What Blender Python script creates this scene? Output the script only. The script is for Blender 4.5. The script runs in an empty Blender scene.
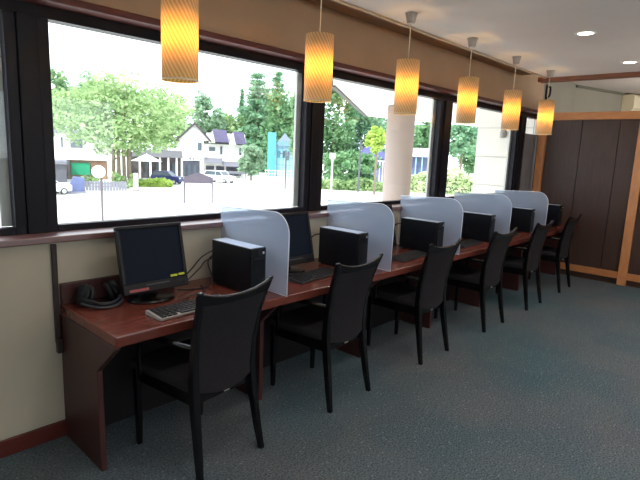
import bpy, bmesh, math, random
from mathutils import Vector, Matrix, noise as mnoise

random.seed(7)
PI = math.pi
scene = bpy.context.scene
COL = scene.collection

# ------------------------------------------------------------------ camera
CAM_O = Vector((0.0, -2.549, 1.485))
CR = Vector((0.68458, -0.7278, 0.04073)).normalized()
CU = Vector((0.09743, 0.14674, 0.98437)).normalized()
CF = Vector((0.72239, 0.66991, -0.17136)).normalized()
FPX = 503.4
cd = bpy.data.cameras.new('camera')
cam = bpy.data.objects.new('camera', cd)
COL.objects.link(cam)
m = Matrix((CR, CU, -CF)).transposed().to_4x4()
m.translation = CAM_O
cam.matrix_world = m
cd.sensor_fit = 'HORIZONTAL'; cd.sensor_width = 36.0
cd.lens = FPX / 640.0 * 36.0
cd.clip_start = 0.05; cd.clip_end = 2000
scene.camera = cam
scene.view_settings.view_transform = 'Standard'
scene.view_settings.look = 'None'
scene.view_settings.exposure = 0.0

GZ = -3.0                               # the street lies one storey below this floor


def survey(u, v, d):                    # a far point seen at a bearing, at a forward distance d (metres)
    return CAM_O + (CF + CR * ((u - 320) / FPX) - CU * ((v - 240) / FPX)) * d


def ground_at(u, d):                    # the street point on that bearing
    a = survey(u, 100, d); b = survey(u, 300, d)
    t = (GZ - a.z) / (b.z - a.z)
    p = a.lerp(b, t); p.z = GZ
    return p


def height_at(u, v, d):                 # height above the street
    return survey(u, v, d).z - GZ


# ------------------------------------------------------------------ materials
MATS = {}


def lin(c):
    return tuple(((x / 255) / 12.92 if x / 255 <= 0.04045 else ((x / 255 + 0.055) / 1.055) ** 2.4) for x in c)


def mat(name, rgb, rough=0.6, var=0.12, scale=12.0, stretch=(1, 1, 1), bump=0.0, bscale=None, metal=0.0, spec=0.5,
        raw=False, detail=3.0):
    if name in MATS: return MATS[name]
    c = rgb if raw else lin(rgb)
    mt = bpy.data.materials.new(name); mt.use_nodes = True
    nt = mt.node_tree; N = nt.nodes; L = nt.links
    b = N['Principled BSDF']
    b.inputs['Roughness'].default_value = rough
    b.inputs['Metallic'].default_value = metal
    b.inputs['Specular IOR Level'].default_value = spec
    tc = N.new('ShaderNodeTexCoord'); mp = N.new('ShaderNodeMapping')
    mp.inputs['Scale'].default_value = stretch
    L.new(tc.outputs['Object'], mp.inputs['Vector'])
    nz = N.new('ShaderNodeTexNoise'); nz.inputs['Scale'].default_value = scale; nz.inputs['Detail'].default_value = detail
    L.new(mp.outputs['Vector'], nz.inputs['Vector'])
    rp = N.new('ShaderNodeValToRGB')
    rp.color_ramp.elements[0].position = 0.3; rp.color_ramp.elements[1].position = 0.7
    rp.color_ramp.elements[0].color = tuple(max(0, x * (1 - var)) for x in c) + (1,)
    rp.color_ramp.elements[1].color = tuple(min(1, x * (1 + var)) for x in c) + (1,)
    L.new(nz.outputs['Fac'], rp.inputs['Fac'])
    L.new(rp.outputs['Color'], b.inputs['Base Color'])
    if bump:
        n2 = N.new('ShaderNodeTexNoise'); n2.inputs['Scale'].default_value = bscale or scale * 6
        L.new(mp.outputs['Vector'], n2.inputs['Vector'])
        bp = N.new('ShaderNodeBump'); bp.inputs['Strength'].default_value = bump; bp.inputs['Distance'].default_value = 0.01
        L.new(n2.outputs['Fac'], bp.inputs['Height']); L.new(bp.outputs['Normal'], b.inputs['Normal'])
    MATS[name] = mt
    return mt


def leaf_mat(name, dark, light):
    if name in MATS: return MATS[name]
    mt = bpy.data.materials.new(name); mt.use_nodes = True
    nt = mt.node_tree; N = nt.nodes; L = nt.links
    N.remove(N['Principled BSDF'])
    out = N['Material Output']
    tc = N.new('ShaderNodeTexCoord')
    nz = N.new('ShaderNodeTexNoise'); nz.inputs['Scale'].default_value = 0.9; nz.inputs['Detail'].default_value = 4
    L.new(tc.outputs['Object'], nz.inputs['Vector'])
    rp = N.new('ShaderNodeValToRGB')
    rp.color_ramp.elements[0].position = 0.35; rp.color_ramp.elements[1].position = 0.65
    rp.color_ramp.elements[0].color = lin(dark) + (1,); rp.color_ramp.elements[1].color = lin(light) + (1,)
    L.new(nz.outputs['Fac'], rp.inputs['Fac'])
    d = N.new('ShaderNodeBsdfDiffuse'); t = N.new('ShaderNodeBsdfTranslucent'); mx = N.new('ShaderNodeMixShader')
    mx.inputs[0].default_value = 0.4
    L.new(rp.outputs['Color'], d.inputs['Color']); L.new(rp.outputs['Color'], t.inputs['Color'])
    L.new(d.outputs[0], mx.inputs[1]); L.new(t.outputs[0], mx.inputs[2]); L.new(mx.outputs[0], out.inputs['Surface'])
    MATS[name] = mt
    return mt


def emit_mat(name, rgb, strength):
    mt = bpy.data.materials.new(name); mt.use_nodes = True
    nt = mt.node_tree; N = nt.nodes; L = nt.links
    b = N['Principled BSDF']
    b.inputs['Base Color'].default_value = (.9, .9, .9, 1)
    b.inputs['Emission Color'].default_value = lin(rgb) + (1,)
    b.inputs['Emission Strength'].default_value = strength
    MATS[name] = mt
    return mt


def glass_mat():
    mt = bpy.data.materials.new('window_glass'); mt.use_nodes = True
    nt = mt.node_tree; N = nt.nodes; L = nt.links
    N.remove(N['Principled BSDF'])
    t = N.new('ShaderNodeBsdfTransparent'); t.inputs[0].default_value = (.96, .98, .98, 1)
    g = N.new('ShaderNodeBsdfGlossy'); g.inputs['Roughness'].default_value = 0.03
    mx = N.new('ShaderNodeMixShader'); mx.inputs[0].default_value = 0.035
    L.new(t.outputs[0], mx.inputs[1]); L.new(g.outputs[0], mx.inputs[2]); L.new(mx.outputs[0], N['Material Output'].inputs['Surface'])
    MATS['glass'] = mt
    return mt


def frost_mat():
    mt = bpy.data.materials.new('frosted_acrylic'); mt.use_nodes = True
    nt = mt.node_tree; N = nt.nodes; L = nt.links
    N.remove(N['Principled BSDF'])
    tc = N.new('ShaderNodeTexCoord')
    nz = N.new('ShaderNodeTexNoise'); nz.inputs['Scale'].default_value = 300
    L.new(tc.outputs['Object'], nz.inputs['Vector'])
    rp = N.new('ShaderNodeValToRGB')
    rp.color_ramp.elements[0].color = (.68, .79, 1.0, 1); rp.color_ramp.elements[1].color = (.76, .86, 1, 1)
    L.new(nz.outputs['Fac'], rp.inputs['Fac'])
    d = N.new('ShaderNodeBsdfDiffuse'); tl = N.new('ShaderNodeBsdfTranslucent'); tr = N.new('ShaderNodeBsdfRefraction')
    tr.inputs['Color'].default_value = (.86, .92, 1, 1); tr.inputs['IOR'].default_value = 1.06; tr.inputs['Roughness'].default_value = .2
    L.new(rp.outputs[0], d.inputs[0]); L.new(rp.outputs[0], tl.inputs[0])
    m1 = N.new('ShaderNodeMixShader'); m1.inputs[0].default_value = 0.55
    L.new(d.outputs[0], m1.inputs[1]); L.new(tl.outputs[0], m1.inputs[2])
    m2 = N.new('ShaderNodeMixShader'); m2.inputs[0].default_value = 0.58
    L.new(m1.outputs[0], m2.inputs[1]); L.new(tr.outputs[0], m2.inputs[2])
    L.new(m2.outputs[0], N['Material Output'].inputs['Surface'])
    MATS['frost'] = mt
    return mt


def carpet_mat():
    mt = bpy.data.materials.new('carpet'); mt.use_nodes = True
    nt = mt.node_tree; N = nt.nodes; L = nt.links
    b = N['Principled BSDF']; b.inputs['Roughness'].default_value = 0.95; b.inputs['Specular IOR Level'].default_value = 0.15
    tc = N.new('ShaderNodeTexCoord')

    def noise(s, d=3):
        n = N.new('ShaderNodeTexNoise'); n.inputs['Scale'].default_value = s; n.inputs['Detail'].default_value = d
        L.new(tc.outputs['Object'], n.inputs['Vector']); return n.outputs['Fac']

    def ramp(f, p0, c0, p1, c1):
        r = N.new('ShaderNodeValToRGB'); e = r.color_ramp.elements
        e[0].position = p0; e[0].color = c0; e[1].position = p1; e[1].color = c1
        L.new(f, r.inputs['Fac']); return r.outputs['Color']

    def mix(f, a, c, mode='MIX'):
        x = N.new('ShaderNodeMix'); x.data_type = 'RGBA'; x.blend_type = mode
        if isinstance(f, float): x.inputs[0].default_value = f
        else: L.new(f, x.inputs[0])
        for s, i in ((a, 6), (c, 7)):
            if isinstance(s, tuple): x.inputs[i].default_value = s
            else: L.new(s, x.inputs[i])
        return x.outputs[2]
    base = ramp(noise(0.9, 2), .35, (.080, .136, .164, 1), .65, (.124, .146, .164, 1))
    ck = N.new('ShaderNodeTexChecker'); ck.inputs['Scale'].default_value = 2.0
    ck.inputs[1].default_value = (.96, .97, .985, 1); ck.inputs[2].default_value = (1.03, 1.015, 1.0, 1)
    L.new(tc.outputs['Object'], ck.inputs[0])
    base = mix(1.0, base, ck.outputs['Color'], 'MULTIPLY')
    fine = ramp(noise(110, 2), .35, (.45, .45, .45, 1), .65, (1.5, 1.5, 1.5, 1))
    base = mix(0.8, base, fine, 'MULTIPLY')
    # pale flecks woven into the pile
    v = N.new('ShaderNodeTexVoronoi'); v.inputs['Scale'].default_value = 27.0
    mp = N.new('ShaderNodeMapping'); mp.inputs['Scale'].default_value = (0.8, 1.7, 1)
    L.new(tc.outputs['Object'], mp.inputs['Vector']); L.new(mp.outputs['Vector'], v.inputs['Vector'])
    fl = ramp(v.outputs['Distance'], .06, (1, 1, 1, 1), .19, (0, 0, 0, 1))
    base = mix(fl, base, (.27, .31, .33, 1))
    L.new(base, b.inputs['Base Color'])
    bp = N.new('ShaderNodeBump'); bp.inputs['Strength'].default_value = 0.5; bp.inputs['Distance'].default_value = 0.006
    L.new(noise(160, 2), bp.inputs['Height']); L.new(bp.outputs['Normal'], b.inputs['Normal'])
    return mt


def shade_mat():
    mt = bpy.data.materials.new('woven_lamp_shade'); mt.use_nodes = True
    nt = mt.node_tree; N = nt.nodes; L = nt.links
    N.remove(N['Principled BSDF'])
    tc = N.new('ShaderNodeTexCoord'); sx = N.new('ShaderNodeSeparateXYZ')
    L.new(tc.outputs['Object'], sx.inputs[0])

    def M(op, a, b=None):
        n = N.new('ShaderNodeMath'); n.operation = op
        for i, s in ((0, a), (1, b)):
            if s is None: continue
            if isinstance(s, (int, float)): n.inputs[i].default_value = s
            else: L.new(s, n.inputs[i])
        return n.outputs[0]
    ang = M('ARCTAN2', sx.outputs['Y'], sx.outputs['X'])
    w1 = M('SINE', M('ADD', M('MULTIPLY', ang, 26.0), M('MULTIPLY', sx.outputs['Z'], 190.0)))
    w2 = M('SINE', M('SUBTRACT', M('MULTIPLY', ang, 22.0), M('MULTIPLY', sx.outputs['Z'], 420.0)))
    w = M('ADD', M('ADD', M('MULTIPLY', w1, 0.38), M('MULTIPLY', M('MULTIPLY', w1, w2), 0.15)), 0.5)
    rp = N.new('ShaderNodeValToRGB')
    rp.color_ramp.elements[0].position = 0.2; rp.color_ramp.elements[1].position = 0.75
    rp.color_ramp.elements[0].color = (.76, .56, .34, 1); rp.color_ramp.elements[1].color = (.96, .88, .68, 1)
    L.new(w, rp.inputs['Fac'])
    d = N.new('ShaderNodeBsdfDiffuse'); t = N.new('ShaderNodeBsdfTranslucent')
    L.new(rp.outputs[0], d.inputs[0])
    hue = N.new('ShaderNodeMix'); hue.data_type = 'RGBA'; hue.blend_type = 'MULTIPLY'; hue.inputs[0].default_value = 1
    L.new(rp.outputs[0], hue.inputs[6]); hue.inputs[7].default_value = (1, .92, .62, 1)
    L.new(hue.outputs[2], t.inputs[0])
    mx = N.new('ShaderNodeMixShader'); mx.inputs[0].default_value = 0.6
    L.new(d.outputs[0], mx.inputs[1]); L.new(t.outputs[0], mx.inputs[2])
    L.new(mx.outputs[0], N['Material Output'].inputs['Surface'])
    return mt


WALL = mat('beige_wall', (188, 182, 164), .9, .05, 3, bump=.05, bscale=200)
WALLTAN = mat('tan_wallpaper', (180, 153, 126), .9, .05, 3, bump=.05, bscale=200)
WALLGREY = mat('grey_wall', (142, 139, 128), .9, .04, 3)
CEIL = mat('ceiling_paint', (214, 204, 198), .92, .03, 2)
COVEM = mat('cove_paint', (150, 122, 98), .92, .04, 2)
MOLD = mat('cove_molding', (190, 165, 135), .6, .05, 10)
CARPET = carpet_mat()
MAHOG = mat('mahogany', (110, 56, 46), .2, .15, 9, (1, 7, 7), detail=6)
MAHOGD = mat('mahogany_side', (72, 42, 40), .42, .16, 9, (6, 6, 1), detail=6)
SILLW = mat('sill_wood', (104, 48, 42), .45, .2, 9, (1, 8, 8), spec=1.0)
_b = SILLW.node_tree.nodes['Principled BSDF']; _b.inputs['Coat Weight'].default_value = 1.0; _b.inputs['Coat Roughness'].default_value = .38; _b.inputs['Coat IOR'].default_value = 2.0
BASEB = mat('baseboard_wood', (92, 38, 32), .45, .15, 9, (1, 8, 8))
BEAMW = mat('beam_wood', (128, 80, 58), .6, .15, 6, (8, 1, 8))
FRAME = mat('dark_window_frame', (22, 21, 29), .42, .12, 8, spec=.2)
FRAMEB = mat('dark_sash', (28, 27, 36), .42, .12, 8, spec=.2)
JAMB = mat('aluminium_jamb', (200, 200, 198), .4, .05, 8)
BLACKP = mat('black_plastic', (16, 18, 23), .42, .15, 40, spec=.35)
BLACKG = mat('glossy_black', (13, 15, 21), .22, .12, 30)
CASE = mat('black_case_metal', (14, 17, 25), .4, .12, 30, spec=.3)
CASETOP = mat('case_top_painted_sheen', (206, 210, 222), .42, .05, 30, metal=.7)  # pale metal stands in for sky sheen on the black case top
SCREEN = mat('dark_screen', (20, 30, 46), .5, .06, 4, spec=.1)
KEYM = mat('key_plastic', (34, 34, 38), .5, .15, 60)
KBASE = mat('keyboard_body', (158, 152, 148), .5, .06, 40)
KBASED = mat('dark_keyboard_body', (52, 51, 54), .5, .06, 40)
CHAIRW = mat('black_stained_wood', (15, 14, 18), .25, .18, 10, (6, 6, 1))
FABRIC = mat('charcoal_fabric', (43, 42, 46), .95, .14, 90, bump=.3, bscale=500, spec=.15)
SILVER = mat('silver', (200, 200, 200), .35, .05, 20, metal=.6)
NICKEL = mat('brushed_nickel', (150, 142, 134), .4, .06, 30, metal=.4)
CORD = mat('pale_cord', (216, 200, 172), .6, .05, 20)
CABLE = mat('black_cable', (16, 17, 20), .5, .1, 40)
STICK = mat('yellow_green_sticker', (202, 216, 62), .6, .05, 40)
REDL = mat('faded_red_label', (176, 96, 98), .6, .25, 260)
DARKPANEL = mat('dark_wood_panel', (76, 57, 51), .5, .14, 7, (5, 5, .6), detail=6)
HONEY = mat('honey_wood', (214, 150, 100), .45, .12, 8, (5, 5, 1), detail=5)
HONEYH = mat('honey_wood_rail', (206, 140, 90), .45, .12, 8, (5, 1, 5), detail=5)
GREYBOARD = mat('grey_board', (134, 134, 140), .8, .06, 5)
ACM = mat('cream_plastic', (226, 216, 188), .45, .03, 8)
ACD = mat('dark_slot', (70, 66, 60), .6, .1, 8)
GLASS = glass_mat()
FROST = frost_mat()
FROSTEDGE = leaf_mat('painted_edge_light', (244, 248, 255), (255, 255, 255))  # white stands in for light gathering along the acrylic edge
SHADE = shade_mat()
BULB = emit_mat('warm_bulb', (255, 204, 112), 80)
DLIGHT = emit_mat('downlight_glow', (255, 246, 232), 9)
WHITEM = mat('white_paint', (244, 242, 236), .7, .03, 4)
WHITEB = mat('white_render', (240, 238, 232), .8, .04, 1.2)
ASPH = mat('pale_concrete', (226, 224, 218), .9, .05, .2)
SOFFIT = mat('white_soffit', (244, 242, 238), .8, .02, 1)


# ------------------------------------------------------------------ mesh building
class MB:
    def __init__(self):
        self.v = []; self.f = []

    def add(self, vs, fs):
        o = len(self.v)
        self.v += [tuple(p) for p in vs]
        self.f += [tuple(i + o for i in f) for f in fs]
        return self

    def box(self, x0, y0, z0, x1, y1, z1, mtx=None):
        vs = [Vector((x, y, z)) for z in (z0, z1) for y in (y0, y1) for x in (x0, x1)]
        if mtx: vs = [mtx @ p for p in vs]
        return self.add(vs, [(0, 2, 3, 1), (4, 5, 7, 6), (0, 1, 5, 4), (2, 6, 7, 3), (0, 4, 6, 2), (1, 3, 7, 5)])

    def prism(self, poly, axis, a, b, mtx=None):   # poly of 2-D points, extruded along axis 0/1/2 from a to b
        n = len(poly)

        def P(p, t):
            q = [(t, p[0], p[1]), (p[0], t, p[1]), (p[0], p[1], t)][axis]
            q = Vector(q)
            return mtx @ q if mtx else q
        vs = [P(p, a) for p in poly] + [P(p, b) for p in poly]
        fs = [tuple(range(n))[::-1], tuple(range(n, 2 * n))] + [(i, (i + 1) % n, (i + 1) % n + n, i + n) for i in range(n)]
        return self.add(vs, fs)

    def lathe(self, prof, c=(0, 0, 0), n=24, closed=False, mtx=None):  # prof [(r,z)]
        vs = []; fs = []
        for r, z in prof:
            for i in range(n):
                a = 2 * PI * i / n
                p = Vector((c[0] + r * math.cos(a), c[1] + r * math.sin(a), c[2] + z))
                vs.append(mtx @ p if mtx else p)
        k = len(prof)
        for j in range(k - 1 + (1 if closed else 0)):
            j2 = (j + 1) % k
            for i in range(n):
                i2 = (i + 1) % n
                fs.append((j * n + i, j * n + i2, j2 * n + i2, j2 * n + i))
        if not closed:
            fs.append(tuple(range(n))[::-1]); fs.append(tuple((k - 1) * n + i for i in range(n)))
        return self.add(vs, fs)

    def tube(self, pts, r, n=8):
        pts = [Vector(p) for p in pts]; vs = []; fs = []
        up = Vector((0, 0, 1)); prev = None
        for i, p in enumerate(pts):
            t = (pts[min(i + 1, len(pts) - 1)] - pts[max(i - 1, 0)]).normalized()
            if prev is None:
                a = t.cross(up if abs(t.z) < .9 else Vector((1, 0, 0))).normalized()
            else:
                a = (prev - t * prev.dot(t)).normalized()
            prev = a; b = t.cross(a)
            rr = r[i] if isinstance(r, (list, tuple)) else r
            for k in range(n):
                w = 2 * PI * k / n
                vs.append(p + a * (rr * math.cos(w)) + b * (rr * math.sin(w)))
        for j in range(len(pts) - 1):
            for k in range(n):
                k2 = (k + 1) % n
                fs.append((j * n + k, j * n + k2, (j + 1) * n + k2, (j + 1) * n + k))
        fs.append(tuple(range(n))[::-1]); fs.append(tuple((len(pts) - 1) * n + k for k in range(n)))
        return self.add(vs, fs)

    def sweep(self, path):                 # [(x,y,z,wx,wy)] horizontal rectangular sections
        vs = []; fs = []
        for x, y, z, wx, wy in path:
            vs += [(x - wx / 2, y - wy / 2, z), (x + wx / 2, y - wy / 2, z), (x + wx / 2, y + wy / 2, z), (x - wx / 2, y + wy / 2, z)]
        for j in range(len(path) - 1):
            for k in range(4):
                k2 = (k + 1) % 4
                fs.append((j * 4 + k, j * 4 + k2, j * 4 + 4 + k2, j * 4 + 4 + k))
        fs.append((3, 2, 1, 0)); e = (len(path) - 1) * 4
        fs.append((e, e + 1, e + 2, e + 3))
        return self.add(vs, fs)

    def sheet(self, fn, nu, nv, th):       # thick curved sheet: fn(u,v)->point, thickness along +y
        vs = []; fs = []
        for s in (0, 1):
            for j in range(nv + 1):
                for i in range(nu + 1):
                    p = Vector(fn(i / nu * 2 - 1, j / nv)); p.y += s * th
                    vs.append(p)
        w = nu + 1; q = w * (nv + 1)
        for j in range(nv):
            for i in range(nu):
                a = j * w + i
                fs.append((a, a + 1, a + 1 + w, a + w)); fs.append((q + a, q + a + w, q + a + 1 + w, q + a + 1))
        for i in range(nu):
            fs.append((i, q + i, q + i + 1, i + 1)); a = nv * w + i; fs.append((a, a + 1, q + a + 1, q + a))
        for j in range(nv):
            a = j * w; fs.append((a, a + w, q + a + w, q + a)); a = j * w + nu; fs.append((a, q + a, q + a + w, a + w))
        return self.add(vs, fs)

    def build(self, name, material, parent=None, bevel=0.0, smooth=False, seg=2):
        me = bpy.data.meshes.new(name)
        me.from_pydata(self.v, [], self.f); me.update()
        bm = bmesh.new(); bm.from_mesh(me); bmesh.ops.recalc_face_normals(bm, faces=bm.faces); bm.to_mesh(me); bm.free()
        me.materials.append(material)
        o = bpy.data.objects.new(name, me); COL.objects.link(o)
        if parent: o.parent = parent
        if smooth:
            for p in me.polygons: p.use_smooth = True
        if bevel:
            b = o.modifiers.new('bevel', 'BEVEL'); b.width = bevel; b.segments = seg; b.limit_method = 'ANGLE'; b.angle_limit = 0.7
            b.harden_normals = False
        return o


def tag(o, label=None, cat=None, group=None, kind=None):
    if label: o['label'] = label
    if cat: o['category'] = cat
    if group: o['group'] = group
    if kind: o['kind'] = kind
    return o


def empty(name, loc=(0, 0, 0), rz=0.0):
    o = bpy.data.objects.new(name, None); COL.objects.link(o)
    o.location = loc; o.rotation_euler = (0, 0, rz)
    o.empty_display_size = .1
    return o


def kids(o):
    return [c for c in COL.objects if c.parent == o]


def copy_tree(o, parent=None):
    c = o.copy(); COL.objects.link(c)
    if parent: c.parent = parent
    for ch in kids(o): copy_tree(ch, c)
    return c


def struct(o):
    o['kind'] = 'structure'
    return o


def S(name, material, *boxes, bevel=0.0, parent=None):
    b = MB()
    for bx in boxes: b.box(*bx)
    o = b.build(name, material, parent, bevel)
    return o if parent else struct(o)


# ================================================================== THE ROOM
XL, XE, YB = -3.0, 7.08, -6.0
S('floor', CARPET, (XL - .2, YB - .2, -.12, 11.9, .12, 0))
S('wall_window_lower', WALL, (XL - .2, 0, 0, 11.9, .2, 1.008))
S('wall_window_upper', WALLTAN, (XL - .2, 0, 2.13, 6.9, .2, 2.9))
S('wall_window_end', WALLGREY, (6.9, 0.02, 2.13, 11.9, .2, 2.9), (7.22, .02, 1.0, 11.9, .2, 2.13))
S('wall_back', WALL, (XL - .2, YB - .2, 0, 11.9, YB, 1.15), (XL - .2, YB - .2, 2.25, 11.9, YB, 2.9), (XL - .2, YB - .2, 1.15, -2.4, YB, 2.25), (4.2, YB - .2, 1.15, 11.9, YB, 2.25))
for i in range(3):  # unseen windows, added and sized to let fill light into the room
    r = empty('window_%d' % (i + 11), (-1.3 + 2.2 * i, YB - .1, 1.15)); struct(r)
    fb = MB(); fb.box(-1.1, -.04, 0, -1.04, .04, 1.1); fb.box(1.04, -.04, 0, 1.1, .04, 1.1); fb.box(-1.04, -.04, 0, 1.04, .04, .05); fb.box(-1.04, -.04, 1.05, 1.04, .04, 1.1)
    fb.build('sash_frame', FRAMEB, r, .004)
    MB().box(-1.04, -.003, .05, 1.04, .003, 1.05).build('pane', GLASS, r)
S('wall_left', WALL, (XL - .2, YB, 0, XL, 0, 2.9))
S('wall_far', WALLGREY, (11.7, YB, 0, 11.9, 0, 2.9))
S('ceiling', CEIL, (XL, YB, 2.42, 6.1, -.32, 2.9))
S('ceiling_cove', COVEM, (XL, -.32, 2.475, 6.1, 0, 2.9))
S('ceiling_far', CEIL, (6.1, YB, 2.62, 11.7, 0, 2.9))
S('trim_cove', MOLD, (XL, -.335, 2.408, 6.1, -.31, 2.424))
# oblique grey wall seen above the partition
a0 = Vector((8.2, .02, 0)); a1 = Vector((11.69, -1.01, 0)); dn = (a1 - a0).normalized(); nn = Vector((dn.y, -dn.x, 0)) * -.04
b = MB(); b.prism([(a0.x, a0.y), (a1.x, a1.y), (a1.x + nn.x, a1.y + nn.y), (a0.x + nn.x, a0.y + nn.y)], 2, 2.13, 2.64)
struct(b.build('wall_oblique', WALLGREY))
b = MB(); b.prism([(a0.x, a0.y), (a1.x, a1.y), (a1.x - nn.x * .8, a1.y - nn.y * .8), (a0.x - nn.x * .8, a0.y - nn.y * .8)], 2, 2.588, 2.62)
struct(b.build('trim_far_ceiling', mat('grey_green_trim', (104, 104, 92), .7, .06, 6)))
S('trim_beam', BEAMW, (6.04, YB, 2.378, 6.16, -.235, 2.428), bevel=.006)
S('baseboard_window', BASEB, (XL, -.014, 0, 7.03, 0, .085), bevel=.003)
S('trim_sill', SILLW, (XL, -.035, 1.010, 7.03, .14, 1.042), bevel=.005)
S('trim_head', mat('head_trim_wood', (92, 40, 36), .45, .15, 9, (1, 8, 8)), (XL, -.022, 2.098, 7.03, .14, 2.132), bevel=.005)
# window posts and head frame
S('trim_window_head', FRAME, (XL, .095, 2.045, 7.05, .17, 2.10))
for i, x in enumerate((-1.15, .837, 2.7605, 4.66, 6.57)):
    o = S('trim_%d' % (i + 1), FRAME, (x - .045, .092, 1.034, x + .045, .19, 2.05), bevel=.004)
GX = [(XL, -1.245), (-1.055, .742), (.932, 2.663), (2.858, 4.545), (4.775, 6.44), (6.72, 7.26)]
for i, (g0, g1) in enumerate(GX):
    r = empty('window_%d' % (i + 1), ((g0 + g1) / 2, .125, 1.040)); struct(r)
    hw = (g1 - g0) / 2; h = 1.0095
    fb = MB()
    sw = .05
    fb.box(-hw - sw, -.02, 0, -hw, .04, h); fb.box(hw, -.02, 0, hw + sw, .04, h)
    fb.box(-hw, -.02, 0, hw, .04, .034); fb.box(-hw, -.02, h - .002, hw, .04, h + .03)
    fb.build('sash_frame', FRAMEB, r, .004)
    jb = MB()
    jb.box(hw - .042, .045, .034, hw + .02, .065, h); jb.box(-hw - .02, .045, .038, -hw, .065, h)
    jb.build('outer_jamb', JAMB, r)
    MB().box(-hw, .008, .04, hw, .014, h).build('pane', GLASS, r)
    if i == 5:
        MB().box(-hw, -.004, .038, hw, .003, .80).build('grey_board', GREYBOARD, r)

# ---------- partition at the far end
END = empty('wall_partition', (XE, 0, 0)); struct(END)
k = 0
pb = MB()
edges = [-.03, -.46, -.89, -1.10]
y = -1.19
while y > YB + .4:
    edges_b = [y, y - .43, y - .86, y - 1.07]
    for e0, e1 in zip(edges_b[:-1], edges_b[1:]): pb.box(.03, e1 + .004, .155, .055, e0 - .004, 2.03)
    y -= 1.16
for e0, e1 in zip(edges[:-1], edges[1:]): pb.box(.03, e1 + .004, .155, .055, e0 - .004, 2.03)
pb.build('dark_panels', DARKPANEL, END)
MB().box(.056, YB, .05, .07, .02, 2.05).build('panel_backing', mat('groove_dark', (14, 12, 12), .9), END)
hp = MB()
yy = .068
while yy > YB:
    hp.box(-.012, yy - .098, 0, .08, yy, 2.032)
    yy -= 1.165 if yy < 0 else 1.168
hp.build('honey_post', HONEY, END, .004)
MB().box(.0, YB, .075, .07, -.03, .158).build('lower_rail', HONEYH, END, .003)
MB().box(-.02, YB, 2.03, .1, .068, 2.125).build('top_beam', HONEYH, END, .004)
MB().box(.03, YB, 0, .06, -.03, .075).build('plinth', mat('plinth', (70, 48, 40), .6), END)

# ---------- black bracket near the corner, under the beam
br = empty('wall_bracket', (7.04, .019, 2.40))
bb = MB(); bb.box(-.02, -.012, -.11, .02, 0, .09); bb.build('back_plate', BLACKP, br, .003)
bb = MB(); bb.tube([(0, -.01, .06), (0, -.05, .05), (0, -.055, .0), (0, -.05, -.06), (0, -.012, -.09)], .014); bb.build('hook_arm', BLACKP, br, smooth=True)
tag(br, 'small black bracket fixed on the wall corner below the ceiling beam', 'bracket')

# ---------- wall cable cover left of the desk
cc = MB(); cc.box(.853, -.02, .505, .876, 0, 1.0)
root = cc.build('wall_batten', mat('dark_batten', (52, 40, 40), .5), None, .003)
tag(root, 'narrow dark upright batten on the beige wall beside the desk end', 'batten')
MB().box(.855, -.034, .455, .8785, -.001, .53).build('end_block', MATS['dark_batten'], root, .003)

# ================================================================== THE DESK
desk = empty('computer_desk', (3.9, -.3, 0))
DX0, DX1, DYF = .88, 6.98, -.61


def D(x): return x - 3.9


def DY(y): return y + .3


tb = MB(); tb.box(D(DX0 + .002), DY(DYF), .652, D(DX1), DY(-.004), .70); tb.build('tabletop', MAHOG, desk, .006, seg=3)
ep = MB()
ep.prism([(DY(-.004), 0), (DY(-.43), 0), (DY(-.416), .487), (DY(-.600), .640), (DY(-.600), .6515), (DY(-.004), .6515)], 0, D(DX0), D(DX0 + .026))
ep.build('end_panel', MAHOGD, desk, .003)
for i in range(5):
    x = 1.85 + .968 * i
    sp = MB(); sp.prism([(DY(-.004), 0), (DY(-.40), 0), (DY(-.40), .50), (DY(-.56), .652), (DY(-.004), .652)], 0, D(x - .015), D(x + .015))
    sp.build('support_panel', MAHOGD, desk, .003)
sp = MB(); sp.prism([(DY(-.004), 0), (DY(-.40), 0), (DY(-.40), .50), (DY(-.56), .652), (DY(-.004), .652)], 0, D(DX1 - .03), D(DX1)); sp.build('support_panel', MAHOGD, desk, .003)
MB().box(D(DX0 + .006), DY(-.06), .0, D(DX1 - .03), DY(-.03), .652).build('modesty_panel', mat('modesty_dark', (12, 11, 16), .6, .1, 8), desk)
MB().box(D(DX0 + .004), DY(-.03), .70, D(1.50), DY(-.004), .803).build('back_board', MAHOGD, desk, .003)
tag(desk, 'long mahogany computer counter running under the windows', 'desk')

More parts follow.
